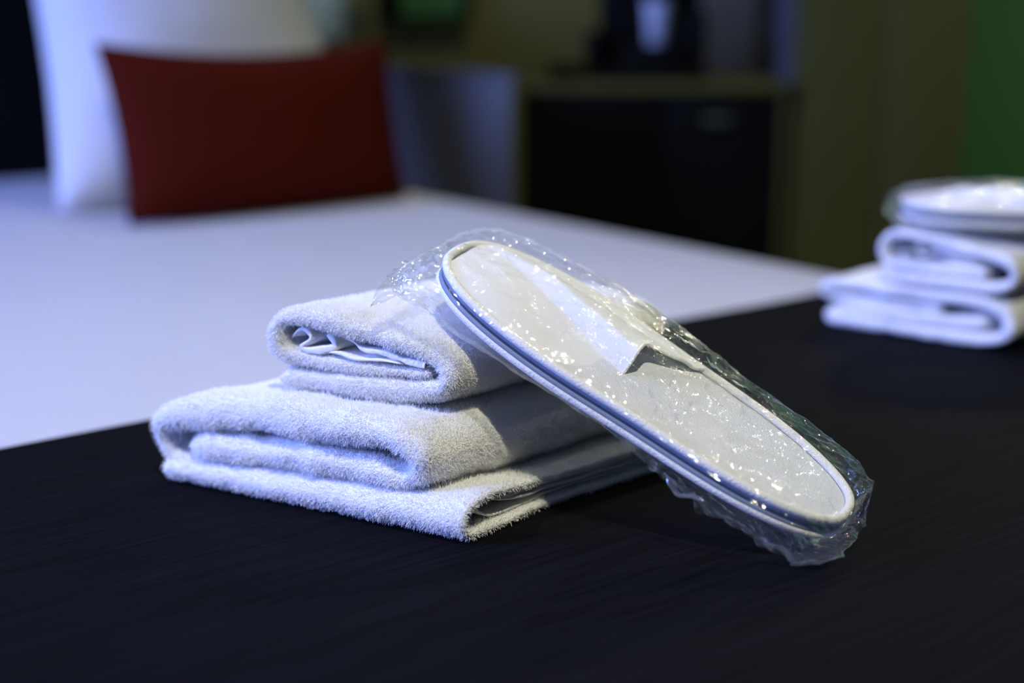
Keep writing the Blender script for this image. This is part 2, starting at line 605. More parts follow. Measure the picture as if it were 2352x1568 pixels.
for j, y in enumerate(ys):
    for i, x in enumerate(xs):
        if j < 6:
            z = 0.22 + 0.29 * j / 5.0
            yy = y + 0.004 * math.sin(x * 40) * (1 - j / 5)
        elif j >= len(ys) - 6:
            z = 0.51 - 0.29 * (j - (len(ys) - 6)) / 5.0
            yy = y
        else:
            e = min(y - (BY0 - .008), (BY1 + .008) - y)
            k = min(1.0, e / 0.045)
            z = runner_z(x, y) - 0.032 * (1 - math.sqrt(max(0, 1 - (1 - k) ** 2)))
            yy = y
        V.append((x, yy, z))
nx_ = len(xs)
for j in range(len(ys) - 1):
    for i in range(nx_ - 1):
        F.append((j * nx_ + i, j * nx_ + i + 1, (j + 1) * nx_ + i + 1, (j + 1) * nx_ + i))
ro = link_mesh('bed_runner', V, F, M['runner'])
sol = ro.modifiers.new('thickness', 'SOLIDIFY')
sol.thickness = 0.0022
sol.offset = -1 if ro.data.polygons[len(ro.data.polygons) // 2].normal.z > 0 else 1
tag(ro, 'black navy woven bed runner lying across the foot of the white bed', 'bed runner')


# ------------------------------------------------------------------ cushions
def cushion(name, corners, thick, material, label, cat, sag=(0.02, 0.02, 0.02, 0.02), n=46, puff=0.5):
    """corners: bottom left, bottom right, top right, top left in world space (seen from the front);
    sag: how far bottom, right, top, left rims bow inwards"""
    c = [Vector(p) for p in corners]
    ex = ((c[1] - c[0]) + (c[2] - c[3])).normalized()
    ey = ((c[3] - c[0]) + (c[2] - c[1])).normalized()
    nrm = ex.cross(ey).normalized()
    base = (c[0] + c[1]) / 2
    root = empty(name, tuple(base))
    V, F = [], []
    for side in (1, -1):
        for j in range(n + 1):
            for i in range(n + 1):
                s, t = i / n, j / n
                p = c[0] * (1 - s) * (1 - t) + c[1] * s * (1 - t) + c[2] * s * t + c[3] * (1 - s) * t
                bow = lambda q: 4 * q * (1 - q)
                p = p + ey * (sag[0] * bow(s) * (1 - t) - sag[2] * bow(s) * t)
                p = p + ex * (sag[3] * bow(t) * (1 - s) - sag[1] * bow(t) * s)
                h = (max(0, 1 - abs(2 * s - 1) ** 2.6) * max(0, 1 - abs(2 * t - 1) ** 2.6)) ** puff
                wr = 0.004 * nz(p.x, p.y, p.z, 9) * h
                p = p + nrm * side * (thick / 2 * h + wr)
                V.append(tuple(p - base))
    m_ = (n + 1) ** 2
    for side in (0, 1):
        o = side * m_
        for j in range(n):
            for i in range(n):
                q = (o + j * (n + 1) + i, o + j * (n + 1) + i + 1, o + (j + 1) * (n + 1) + i + 1, o + (j + 1) * (n + 1) + i)
                F.append(q if side == 0 else tuple(reversed(q)))
    me = bpy.data.meshes.new('cover')
    me.from_pydata(V, [], F)
    bm = bmesh.new(); bm.from_mesh(me)
    bmesh.ops.remove_doubles(bm, verts=bm.verts, dist=1e-5)
    bmesh.ops.recalc_face_normals(bm, faces=bm.faces)
    bm.to_mesh(me); bm.free()
    me.materials.append(material)
    me.polygons.foreach_set('use_smooth', [True] * len(me.polygons))
    o = bpy.data.objects.new('cover', me)
    col.objects.link(o)
    o.parent = root
    # seam cord round the rim
    pts = []
    def rim(s, t):
        p = c[0] * (1 - s) * (1 - t) + c[1] * s * (1 - t) + c[2] * s * t + c[3] * (1 - s) * t
        bow = lambda q: 4 * q * (1 - q)
        p = p + ey * (sag[0] * bow(s) * (1 - t) - sag[2] * bow(s) * t) + ex * (sag[3] * bow(t) * (1 - s) - sag[1] * bow(t) * s)
        return p - base
    for k in range(20): pts.append(rim(k / 20, 0))
    for k in range(20): pts.append(rim(1, k / 20))
    for k in range(20): pts.append(rim(1 - k / 20, 1))
    for k in range(20): pts.append(rim(0, 1 - k / 20))
    tube('seam', pts, 0.0022, material, root, closed=True)
    tag(root, label, cat)
    return root


cushion('red_cushion', [(-1.80, 0.750, ZB + .001), (-1.80, 1.192, ZB + .001), (-1.845, 1.188, ZB + .232), (-1.845, 0.738, ZB + .236)],
        0.115, M['red'], 'flat dark red rectangular cushion standing against the white pillow', 'cushion', sag=(0.0, 0.006, 0.020, 0.010))
cushion('white_pillow', [(-1.955, 0.712, ZB + .003), (-1.955, 1.240, ZB + .003), (-2.20, 1.185, ZB + .53), (-2.20, 0.750, ZB + .56)],
        0.21, M['pillowcase'], 'large white pillow propped upright behind the red cushion', 'pillow', sag=(0.0, 0.03, 0.03, 0.02))


# ------------------------------------------------------------------ towels
def frame_matrix(ctr, ax, wd):
    ax = Vector(ax).normalized()
    wd = Vector(wd)
    wd = (wd - ax * wd.dot(ax)).normalized()
    n = ax.cross(wd)
    return Matrix(((ax.x, wd.x, n.x, ctr[0]), (ax.y, wd.y, n.y, ctr[1]), (ax.z, wd.z, n.z, ctr[2]), (0, 0, 0, 1)))


UY, VY = R(23), R(97)
T1 = tag(empty('folded_towel', (-0.81, 0.349, ZB)), 'thick white folded towel at the bottom of the near stack, on the dark runner', 'towel', 'folded white towels in the near stack')
UY2, VY2 = R(32.3), R(96)
T2 = tag(empty('folded_towel', (-0.7458, 0.3907, ZB + 0.0030)), 'smaller folded white towel on top of the near stack, the wrapped slippers leaning on it', 'towel', 'folded white towels in the near stack')

# bottom towel: upper fold curls over, tucks in at the right and runs back as the middle fold
outer = [(0.055, 0.0105, .012, .010), (0.020, 0.0105, .012, .006), (0.004, 0.0145, .011, .003), (-0.0035, 0.0245, .011, .001), (-0.002, 0.0365, .013, 0.0), (0.012, 0.0435, .017, 0.0),
         (0.040, 0.0500, .020, .001), (0.080, 0.0538, .0220, .001), (0.130, 0.0548, .0220, 0.0), (0.160, 0.0548, .021, 0.0), (0.1755, 0.0520, .019, .0), (0.1865, 0.0430, .015, .001),
         (0.184, 0.0335, .015, .002), (0.172, 0.0290, .017, .004), (0.140, 0.0300, .0195, .004), (0.085, 0.0290, .0190, .003), (0.045, 0.0270, .0175, .003), (0.019, 0.0255, .015, .005)]
p1 = ribbon(outer, 0.235, disp=0.0026, seed=1.3)


def hem_fold(a0, a1, prof, t, seed, na=70, hscale=lambda a: 1.0, bsh=lambda a, b_: 0.0):
    """cloth whose profile runs in the (b, z) plane and which is extruded along a"""
    C_, s = crom([(p[0], p[1]) for p in prof], 0.0016)
    T = np.gradient(C_, axis=0); T /= np.linalg.norm(T, axis=1)[:, None] + 1e-12
    N = np.stack([-T[:, 1], T[:, 0]], 1)
    V, F = [], []
    h = t / 2
    for i in range(len(C_)):
        bb, zz = C_[i]
        k = min(s[i], s[-1] - s[i]) / h
        hk = h * max(0.15, math.sqrt(max(0, 1 - (1 - min(1, k)) ** 2)))
        ring = []
        for j in range(na + 1): ring.append((a0 + h + (a1 - a0 - 2 * h) * j / na, hk))
        for j in range(1, 5): ring.append((a1 - h + h * math.sin(math.pi * j / 5), hk * math.cos(math.pi * j / 5)))
        for j in range(na + 1): ring.append((a1 - h - (a1 - a0 - 2 * h) * j / na, -hk))
        for j in range(1, 5): ring.append((a0 + h - h * math.sin(math.pi * j / 5), -hk * math.cos(math.pi * j / 5)))
        for a, q in ring:
            vb, vz = bb + N[i, 0] * q, zz + N[i, 1] * q
            d = 0.0012 * nz(a + seed, vb, vz, 60)
            vz2 = vz * hscale(a)
            V.append((a + bsh(a, vb) + 0.0012 * nz(vb, vz, seed, 45), vb + N[i, 0] * d, max(0.0003, vz2 + N[i, 1] * d * 0.6)))
    n = len(ring)
    for i in range(len(C_) - 1):
        for j in range(n):
            F.append((i * n + j, (i + 1) * n + j, (i + 1) * n + (j + 1) % n, i * n + (j + 1) % n))
    F.append(tuple(range(n))); F.append(tuple(reversed(range((len(C_) - 1) * n, len(C_) * n))))
    return V, F


hs = lambda a: 0.80 + 0.28 * min(1, max(0, (a - 0.02) / 0.19))
bs = lambda a, b_: (0.004 + 0.05 * max(0, b_ - 0.02) - 0.012 * min(1, max(0, b_ - .01) / 0.07)) * max(0, (a - 0.12) / 0.1)
cprof = [(0.232, 0.0024), (0.15, 0.0024), (0.07, 0.0024), (0.022, 0.0024), (0.009, 0.0036), (0.0030, 0.0090), (0.0045, 0.0150), (0.011, 0.0195), (0.022, 0.0212), (0.040, 0.0208), (0.070, 0.0175), (0.12, 0.0165), (0.232, 0.0160)]
p2 = hem_fold(-0.001, 0.2165, cprof, 0.0040, 3.1, hscale=hs, bsh=bs)
iprof = [(0.230, 0.0068), (0.12, 0.0068), (0.060, 0.0062), (0.035, 0.0068), (0.024, 0.0110), (0.0175, 0.0150), (0.0125, 0.0120), (0.0120, 0.0075), (0.0150, 0.0062)]
p3 = hem_fold(0.080, 0.2115, iprof, 0.0014, 5.0, hscale=hs, bsh=bs, na=40)
kprof = [(0.231, 0.0098), (0.12, 0.0100), (0.075, 0.0108), (0.050, 0.0128), (0.036, 0.0160), (0.060, 0.0142), (0.12, 0.0132), (0.231, 0.0130)]
p4 = hem_fold(0.080, 0.2140, kprof, 0.0020, 8.0, hscale=hs, bsh=bs, na=40)
V, F = merge([p1, p2])
o1 = link_mesh('terry_cloth', skew(V, UY, VY), F, M['terry'], T1)
V, F = merge([p3, p4])
link_mesh('hem_edge', skew(V, UY, VY), F, M['hem'], T1)

# upper towel
up_path = [(0.0071, 0.0718, 0.0125, 0.002), (0.0310, 0.0712, 0.0130, 0.002), (0.0590, 0.0709, 0.0130, 0.001), (0.0921, 0.0716, 0.0130, 0.001), (0.1093, 0.0740, 0.0120, 0.001), (0.1166, 0.0810, 0.0115, 0.000), (0.1137, 0.0895, 0.0115, 0.000),
           (0.0997, 0.0965, 0.0125, 0.000), (0.0684, 0.1038, 0.0120, 0.000), (0.0356, 0.1100, 0.0105, 0.000), (0.0162, 0.1109, 0.0095, 0.000), (0.0075, 0.1062, 0.0085, 0.001), (0.0048, 0.0976, 0.0080, 0.001), (0.0075, 0.0888, 0.0075, 0.002),
           (0.0208, 0.0845, 0.0075, 0.003), (0.0590, 0.0830, 0.0075, 0.003), (0.1036, 0.0830, 0.0070, 0.003)]
p1 = ribbon(up_path, 0.187, disp=0.0014, seed=7.7)
V, F = p1
MS = frame_matrix((-0.5756, 0.5440, ZB + 0.0888), (0.7759, 0.4142, -0.4759), (-0.4065, 0.9051, 0.125))


def dent(verts, root, margin=-0.0235):
    """the slippers press the soft cloth down where they rest on it"""
    inv = MS.inverted()
    out = []
    for v in verts:
        p = Vector(v) + root.location
        q = inv @ p
        if q.z > margin and abs(q.y) < 0.066 and -0.155 < q.x < 0.15:
            k = min(1, (0.066 - abs(q.y)) / 0.012)
            nzc = MS.col[2][2]
            p.z -= (q.z - margin) / nzc * k
        out.append(tuple(p - root.location))
    return out


V = dent(skew(V, UY2, VY2), T2)
o2 = link_mesh('terry_cloth', V, F, M['terry'], T2)
c1 = ribbon([(0.0135, 0.0972, 0.0014, 0.006), (0.0218, 0.1035, 0.0014, 0.005), (0.0282, 0.0985, 0.0014, 0.004), (0.0208, 0.0922, 0.0014, 0.005), (0.0282, 0.0903, 0.0014, 0.005), (0.0431, 0.0942, 0.0014, 0.004), (0.0384, 0.1011, 0.0014, 0.006),
             (0.0515, 0.0989, 0.0014, 0.005), (0.0608, 0.0943, 0.0014, 0.003), (0.0750, 0.0931, 0.0013, 0.003), (0.0892, 0.0897, 0.0013, 0.003), (0.1026, 0.0880, 0.0012, 0.003)],
            0.16, disp=0.0022, seed=9.0, db=0.004)
c2 = ribbon([(0.0319, 0.0889, 0.0013, 0.004), (0.0449, 0.0907, 0.0013, 0.002), (0.0590, 0.0882, 0.0013, 0.001), (0.0759, 0.0887, 0.0013, 0.002), (0.0911, 0.0877, 0.0013, 0.002), (0.1036, 0.0874, 0.0012, 0.003)],
            0.16, disp=0.0012, seed=12.0, db=0.004)
V, F = merge([c1, c2])
link_mesh('crumpled_inner_layer', dent(skew(V, UY2, VY2), T2, -0.026), F, M['hem'], T2)

FN = Vector((math.sin(UY), -math.cos(UY), 0))
SN = Vector((math.sin(VY), -math.cos(VY), 0))


def wfn(co, n):
    # loops stand on every face of the cloth that is not pressed flat inside the folds
    k = 0.0
    b_ = co.dot(Vector((-math.sin(UY), math.cos(UY), 0)))
    if b_ < 0.03: k = 1.0
    elif n.z > 0.2 or n.dot(SN) > 0.25: k = 0.7
    return k


add_pile(o1, 300000, 0.0019, 3, wfn)
add_pile(o2, 190000, 0.0016, 4, wfn)

# second stack, further off on the runner
U2, V2 = R(14.5), R(97)
F1 = tag(empty('folded_towel', (-0.8443, 1.0222, ZB)), 'large white folded towel at the bottom of the far stack near the right edge', 'towel', 'folded white towels in the far stack')
F2 = tag(empty('folded_towel', (-0.8443, 1.0222, ZB + 0.0025)), 'smaller white folded towel on top of the far stack, under the flat slipper packet', 'towel', 'folded white towels in the far stack')
pth = [(0.150, 0.0220, .012, .004), (0.135, 0.0185, .012, .003), (0.09, 0.0175, .012, .002), (0.04, 0.0170, .013, .002), (0.008, 0.0125, .014, .0), (0.005, 0.0072, .012, .0), (0.03, 0.0065, .011, .0), (0.09, 0.0062, .011, .0), (0.145, 0.0062, .011, .0), (0.165, 0.0105, .011, .0), (0.1705, 0.0215, .011, .0),
       (0.162, 0.0345, .011, .0), (0.135, 0.0395, .0105, .0), (0.09, 0.0400, .010, .0), (0.04, 0.0405, .010, .0), (0.008, 0.0395, .010, .0), (-0.004, 0.0335, .009, .0), (0.002, 0.0270, .009, .002), (0.04, 0.0270, .009, .004), (0.11, 0.0285, .009, .005)]
V, F = ribbon(pth, 0.22, disp=0.0022, seed=21.0, step=0.003, db=0.006)
link_mesh('terry_cloth', skew(V, U2, V2), F, M['terry'], F1)
pth = [(0.056, 0.0500, .009, .0), (0.09, 0.0500, .009, .0), (0.150, 0.0505, .0095, .0), (0.1685, 0.0560, .0095, .0), (0.1715, 0.0660, .0095, .0), (0.160, 0.0760, .010, .0), (0.120, 0.0825, .010, .0), (0.080, 0.0890, .0095, .0), (0.062, 0.0885, .009, .0), (0.0525, 0.0800, .009, .0), (0.0525, 0.0690, .009, .001), (0.062, 0.0620, .010, .002),
       (0.10, 0.0615, .010, .002), (0.148, 0.0625, .010, .002)]
V, F = ribbon(pth, 0.20, disp=0.0018, seed=31.0, step=0.003, db=0.006)
link_mesh('terry_cloth', skew(V, U2, V2), F, M['terry'], F2)
V, F = ribbon([(0.068, 0.0700, .0014, .006), (0.080, 0.0790, .0014, .005), (0.088, 0.0720, .0014, .004), (0.100, 0.0760, .0014, .006), (0.120, 0.0710, .0014, .004), (0.150, 0.0700, .0012, .003)], 0.16, disp=0.0022, seed=35.0, step=.003, db=0.008)
link_mesh('crumpled_inner_layer', skew(V, U2, V2), F, M['hem'], F2)


# ------------------------------------------------------------------ slippers and their bag
L_S, W_S = 0.2752, 0.100


def outline_b(a):
    """half width of the slipper at length a (toe negative, heel positive)"""
    x = max(-1, min(1, a / (L_S / 2)))
    e = 2.6
    hb = (1 - abs(x) ** e) ** (1 / e) * W_S / 2
    return hb * (1 - 0.09 * x) * (1 - 0.06 * math.exp(-((a - 0.02) / 0.05) ** 2))


def outline_pts(n=96, scale=1.0):
    out = []
    for k in range(n):
        t = 2 * math.pi * k / n
        e = 2 / 2.6
        a = math.copysign(abs(math.cos(t)) ** e, math.cos(t)) * L_S / 2
        hb = math.copysign(abs(math.sin(t)) ** e, math.sin(t)) * W_S / 2
        hb *= (1 - 0.09 * a / (L_S / 2)) * (1 - 0.06 * math.exp(-((a - 0.02) / 0.05) ** 2))
        out.append((a, hb))
    return out


def shrink(pts, d):
    """inset an outline by d"""
    n = len(pts)
    out = []
    for i in range(n):
        (x0, y0), (x1, y1) = pts[i - 1], pts[(i + 1) % n]
        tx, ty = x1 - x0, y1 - y0
        l = math.hypot(tx, ty) + 1e-9
        out.append((pts[i][0] - ty / l * d, pts[i][1] + tx / l * d))
    return out


def make_slipper(mtx, label, group, vamp_h=1.0, flip=False, z_off=0.0):
    """local frame: x toe to heel, y to the right, z up; rim top at z = 0"""
    root = empty('slipper')
    root.matrix_world = mtx @ Matrix.Translation((0, 0, z_off)) @ (Matrix.Rotation(math.pi, 4, 'X') if flip else Matrix.Identity(4))
    tag(root, label, 'slipper', group)
    O = outline_pts(120)
    # sole: rounded slab
    prof = [(0.0080, -0.0067), (0.0052, -0.0060), (0.0034, -0.0030), (0.0012, -0.0034), (0.0006, -0.0044), (0.0008, -0.0062), (0.0018, -0.0069), (0.012, -0.0070)]
    V, F = [], []
    n = len(O)
    for ins, z in prof:
        V += [(x, y, z) for x, y in shrink(O, ins)]
    for i in range(len(prof) - 1):
        for k in range(n):
            F.append((i * n + k, i * n + (k + 1) % n, (i + 1) * n + (k + 1) % n, (i + 1) * n + k))
    F.append(tuple(range(n))); F.append(tuple(range((len(prof) - 1) * n, len(prof) * n)))
    link_mesh('sole', V, F, M['sole'], root)
    # insole: grid with a slight hollow and a long soft crease
    V, F = [], []
    nr = 16
    for r_ in range(nr + 1):
        f = 1 - r_ / nr
        for x, y in shrink(O, 0.0050):
            xx, yy = x * (f if r_ else 1), y * (f if r_ else 1)
            if r_ and f == 0: xx, yy = x * 1e-4, y * 1e-4
            z = -0.0024 - 0.0016 * (1 - f ** 3) - 0.0012 * (f ** 24)
            st_ = (yy - 0.000 - 0.10 * xx) / 0.0022
            z -= (0.0020 / (1 + math.exp(-st_))) * math.exp(-max(0, st_) * 0.16) * (1 - f ** 6) * min(1, max(0.0, (xx - 0.005) / 0.05))
            z += 0.0006 * nz(xx, yy, 1.0, 45)
            V.append((xx, yy, z))
    for i in range(nr):
        for k in range(n):
            F.append((i * n + k, i * n + (k + 1) % n, (i + 1) * n + (k + 1) % n, (i + 1) * n + k))
    link_mesh('insole', V, F, M['insole'], root)
    # piping around the rim
    P = [(x, y, -0.0022) for x, y in shrink(O, 0.0024)]
    tube('piping', P, 0.0027, M['piping'], root, closed=True, n=12)
    # vamp: closed toe cover lying collapsed, with one puffed ridge
    V, F = [], []
    na, nb = 90, 70
    a0 = -L_S / 2 + 0.0075
    for i in range(na + 1):
        s = i / na
        for j in range(nb + 1):
            q = 2 * j / nb - 1                       # -1 left .. 1 right
            a_end = -0.008 + 0.030 * max(0, q) ** 1.1 - 0.012 * max(0, -q) - 0.009 * math.exp(-((q - 0.30) / 0.25) ** 2)
            a = a0 + (a_end - a0) * s
            hbw = max(outline_b(a) - 0.0042, 0.002)
            y = q * hbw
            env = max(0, 1 - q * q)
            toe = min(1.0, (a - a0) / 0.05) ** 0.7 if a > a0 else 0
            z = -0.0012 + 0.0052 * env ** 0.6 * toe
            yl = max(0.0185 - 0.235 * (a + 0.115), -0.0085)      # steep left flank of the ridge
            yr = 0.0345 + 0.012 * (a + 0.10)
            # left of the ridge the cloth lies flat on the insole
            lie = min(1, max(0, (a + 0.105) / 0.055))
            up_ = min(1, max(0, (y - (yl - 0.003)) / 0.0085))
            up_ = up_ * up_ * (3 - 2 * up_)
            if y < yl + 0.003:
                flat_ = 0.0002 - 0.0060 * s * s
                z = z * (1 - lie) + lie * (flat_ * (1 - up_) + z * up_)
            t = (y - yl) / max(0.004, (yr - yl))
            dn = 0.5 + 0.5 * math.cos(math.pi * min(1, max(0, (t - 0.22) / 0.85)))
            grow = min(1, max(0, (a + 0.128) / 0.05))
            z += 0.0066 * up_ * max(0, dn) * grow * (0.85 + 0.15 * s)
            z -= 0.0016 * math.exp(-((y - yr) / 0.0035) ** 2) * grow
            z *= vamp_h
            z += (0.0005 * nz(a, y, 3.0, 60) + 0.0010 * nz(a, y * 2.2 + a, 5.0, 32)) * env * (1 - 0.6 * lie * (y < yl))
            V.append((a, y, z))
    for i in range(na):
        for j in range(nb):
            F.append((i * (nb + 1) + j, i * (nb + 1) + j + 1, (i + 1) * (nb + 1) + j + 1, (i + 1) * (nb + 1) + j))
    v = link_mesh('vamp', V, F, M['vamp'], root)
    sm = v.modifiers.new('cloth', 'SOLIDIFY')
    sm.thickness = 0.0012
    sm.offset = 0
    # stitched edge of the opening
    E_ = [V[na * (nb + 1) + j] for j in range(nb + 1) if 2 * j / nb - 1 > -0.2]
    tube('vamp_binding', [(x, y, z) for x, y, z in E_], 0.0011, M['piping'], v, n=8)
    return root


def interp(x, xs_, ys_):
    return float(np.interp(x, xs_, ys_))


def make_bag(mtx, label, seed, zfloor=None, flat=False):
    root = empty('plastic_bag')
    root.matrix_world = mtx
    tag(root, label, 'plastic bag', 'plastic bags around the slippers')
    V, F = [], []
    NA, NT = 460, 300
    A0, A1 = -0.150, 0.148
    inv = mtx
    for i in range(NA + 1):
        s = i / NA
        a = A0 + (A1 - A0) * s
        # right and left reach
        wr = interp(a, [-.150, -.141, -.130, -.0975, -.054, .022, .048, .088, .120, .138, .148], [.020, .036, .047, .0570, .0630, .0630, .0610, .0620, .056, .046, .030])
        wl = interp(a, [-.150, -.141, -.130, -.105, -.055, 0, .06, .10, .128, .138, .148], [.050, .056, .058, .058, .0580, .0540, .053, .050, .044, .034, .012])
        ht = interp(a, [-.150, -.141, -.125, -.09, -.05, -.01, .03, .07, .12, .140, .148], [-.006, .002, .009, .0130, .0145, .0135, .0085, .0060, .0050, .001, -.016])
        hb = interp(a, [-.150, -.141, -.10, -.05, .0, .04, .08, .12, .138, .148], [-.012, -.020, -.0225, -.0205, -.0195, -.023, -.027, -.027, -.0265, -.018])
        if flat:
            hb = max(hb, -0.0205)
        bc, bw = (wr - wl) / 2, (wr + wl) / 2
        for k in range(NT):
            th = 2 * math.pi * k / NT
            c, s_ = math.cos(th), math.sin(th)
            b_ = bc + bw * math.copysign(abs(c) ** 0.75, c)
            mid = -0.0075
            if s_ >= 0:
                z = mid + (ht - mid) * abs(s_) ** 0.62
                # the film dips on to the insole between crests
                if a > -0.02:
                    z -= 0.0010 * (1 - abs(c))
            else:
                z = mid + (hb - mid) * abs(s_) ** 0.62
            # outward direction in the cross-section
            nb_, nz_ = c, s_ * 1.4
            l = math.hypot(nb_, nz_)
            nb_, nz_ = nb_ / l, nz_ / l
            p = Vector((a * 38 + seed, b_ * 60, z * 60))
            # faceted creases: ridges of a cell pattern plus long diagonal tension folds
            dist, _ = noise.voronoi(p)
            cell = max(0, 1 - (dist[1] - dist[0]) * 4.0)
            p2 = Vector((a * 90 + b_ * 60 + seed, b_ * 110 - a * 45, z * 90))
            d2, _ = noise.voronoi(p2)
            cell2 = max(0, 1 - (d2[1] - d2[0]) * 3.5)
            rid = 1 - abs(noise.noise(Vector((a * 45 - b_ * 70 + seed, b_ * 25, z * 30))))
            end = max(0, (abs(a + 0.0) - 0.095) / 0.05)
            side = abs(c) ** 3
            amp = 0.0011 + 0.0010 * min(1, end) + 0.0010 * math.exp(-((a - 0.02) / 0.045) ** 2)
            kside = 1 - 0.75 * side * (1 - min(1, end))
            d = amp * kside * (0.9 * cell + 0.45 * cell2 + 1.2 * max(0, rid - 0.75) * 4 * 0.5) + 0.0012 * side * nz(a + seed, b_, z, 35)
            d += 0.0004 * nz(a, b_, z + seed, 120)
            if c < -0.3 and s_ < 0.2:
                # loose flap under the left edge towards the heel
                fl = math.exp(-((a - 0.085) / 0.045) ** 2) * min(1, (-c - 0.3) * 2)
                nzj = abs(nz(a, 0.3, seed, 60))
                z -= fl * 0.004 * (0.4 + nzj * 2)
            V.append([a + (0.002 * nz(b_, z, seed, 90) if 0 < i < NA else 0.004 * nz(b_ + 3, z, seed, 60)), b_ + nb_ * d, z + nz_ * d])
    for i in range(NA):
        for k in range(NT):
            k2 = (k + 1) % NT
            F.append((i * NT + k, i * NT + k2, (i + 1) * NT + k2, (i + 1) * NT + k))
    # press the ends into flat welded seams
    for i in list(range(0, 14)) + list(range(NA - 13, NA + 1)):
        e = i if i < 100 else NA - i
        k_ = 1 - (1 - e / 14) ** 1.5
        for k in range(NT):
            v = V[i * NT + k]
            m_ = -0.012 if i < 100 else -0.0225
            v[2] = m_ + (v[2] - m_) * max(0.03, k_) + 0.0012 * math.sin(v[1] * 420 + seed) * (1 - k_)
    if zfloor is not None:
        out = []
        imt = mtx.inverted()
        for v in V:
            p = mtx @ Vector(v)
            if p.z < zfloor:
                p.z = zfloor + 0.0004 * abs(nz(p.x, p.y, 0, 200))
            out.append(tuple(imt @ p))
        V = out
    o = link_mesh('film', V, F, M['film'], root, fix=False)
    # welded corner tab at the toe end
    if not flat:
        T_ = []
        Vt, Ft = [], []
        P00, P01, P10, P11 = Vector((-0.148, -0.054, -0.012)), Vector((-0.143, -0.020, -0.010)), Vector((-0.128, -0.066, -0.029)), Vector((-0.150, -0.040, -0.016))
        Q = [Vector((-0.146, -0.050, -0.011)), Vector((-0.150, -0.058, -0.014)), Vector((-0.146, -0.066, -0.026)), Vector((-0.138, -0.058, -0.018)), Vector((-0.134, -0.050, -0.014))]
        n_ = 12
        for i in range(n_ + 1):
            s = i / n_
            l_ = Q[0].lerp(Q[1], min(1, s * 2)) if s < .5 else Q[1].lerp(Q[2], s * 2 - 1)
            r_ = Q[4].lerp(Q[3], min(1, s * 2)) if s < .5 else Q[3].lerp(Q[2], s * 2 - 1)
            for j in range(n_ + 1):
                p = l_.lerp(r_, j / n_)
                p.z += 0.0008 * math.sin(j * 1.3 + i * 0.9)
                Vt.append(tuple(p))
        for i in range(n_):
            for j in range(n_):
                Ft.append((i * (n_ + 1) + j, i * (n_ + 1) + j + 1, (i + 1) * (n_ + 1) + j + 1, (i + 1) * (n_ + 1) + j))
        link_mesh('seam_tab', Vt, Ft, M['film_seam'], root, fix=False)
        # crumpled loose flap of film hanging below the left edge towards the heel
        Vt, Ft = [], []
        nA, nB = 90, 14
        for i in range(nA + 1):
            s = i / nA
            a = 0.035 + 0.112 * s
            drop = interp(s, [0, .12, .3, .42, .5, .62, .8, .92, 1], [0.002, .008, .010, .016, .010, .013, .016, .022, .010])
            for j in range(nB + 1):
                t = j / nB
                lb = interp(a, [0.03, .08, .12, .138, .150], [-.052, -.051, -.044, -.034, -.012])
                cr_ = 0.0042 * (1 - 4 * abs(nz(s * 0.11, t * 0.016, seed, 70))) * t
                drop_ = drop * (0.75 + 0.6 * nz(s * 0.11, 0.5, seed, 55))
                Vt.append([a + 0.001 * math.sin(t * 5), lb + t * drop_ * 0.25 + cr_, -0.016 - t * drop_ * 0.72 + 0.5 * cr_])
        for i in range(nA):
            for j in range(nB):
                Ft.append((i * (nB + 1) + j, i * (nB + 1) + j + 1, (i + 1) * (nB + 1) + j + 1, (i + 1) * (nB + 1) + j))
        if zfloor is not None:
            imt = mtx.inverted()
            out = []
            for v in Vt:
                p = mtx @ Vector(v)
                p.z = max(p.z, zfloor + 0.0002)
                out.append(tuple(imt @ p))
            Vt = out
        link_mesh('loose_flap', Vt, Ft, M['film'], root, fix=False, smooth=False)
    return root


g1 = 'white slippers wrapped in plastic on the near towels'
make_slipper(MS, 'white cloth slipper in clear wrap, the upper one of the near pair, insole facing up', g1)
make_slipper(MS, 'white slipper in clear wrap, lower one of the near pair, mostly hidden underneath', g1, vamp_h=0.35, flip=True, z_off=-0.0153)
make_bag(MS, 'crinkled clear plastic bag around the near slippers, leaning from towels to runner', 2.0, zfloor=ZB + 0.0009)

yaw2 = R(50)
MF = frame_matrix((-0.697, 1.157, ZB + 0.1185), (math.cos(yaw2), math.sin(yaw2), -0.02), (-math.sin(yaw2), math.cos(yaw2), 0.02))
g2 = 'white slippers wrapped in plastic on the far towels'
make_slipper(MF, 'white slipper in clear wrap lying flat on the far towel stack, the upper one', g2)
make_slipper(MF, 'white slipper lying flat on the far towel stack, hidden half under the upper one', g2, vamp_h=0.25, flip=True, z_off=-0.0153)
make_bag(MF, 'shiny clear plastic bag lying flat on the far towel stack around its slippers', 11.0, flat=True)

# ------------------------------------------------------------------ furniture beyond the bed
# low white panel along the far side of the bed head
t = tag(empty('low_partition', (-2.203, 1.460, 0)), 'low white panel beside the bed, just right of the red cushion', 'panel')
ZU = 0.722
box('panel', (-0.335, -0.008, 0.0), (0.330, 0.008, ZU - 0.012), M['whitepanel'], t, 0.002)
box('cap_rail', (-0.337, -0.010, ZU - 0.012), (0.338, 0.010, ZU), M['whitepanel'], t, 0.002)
box('end_post', (0.330, -0.010, 0.0), (0.338, 0.010, ZU - 0.012), M['wood_olive'], t, 0.001)

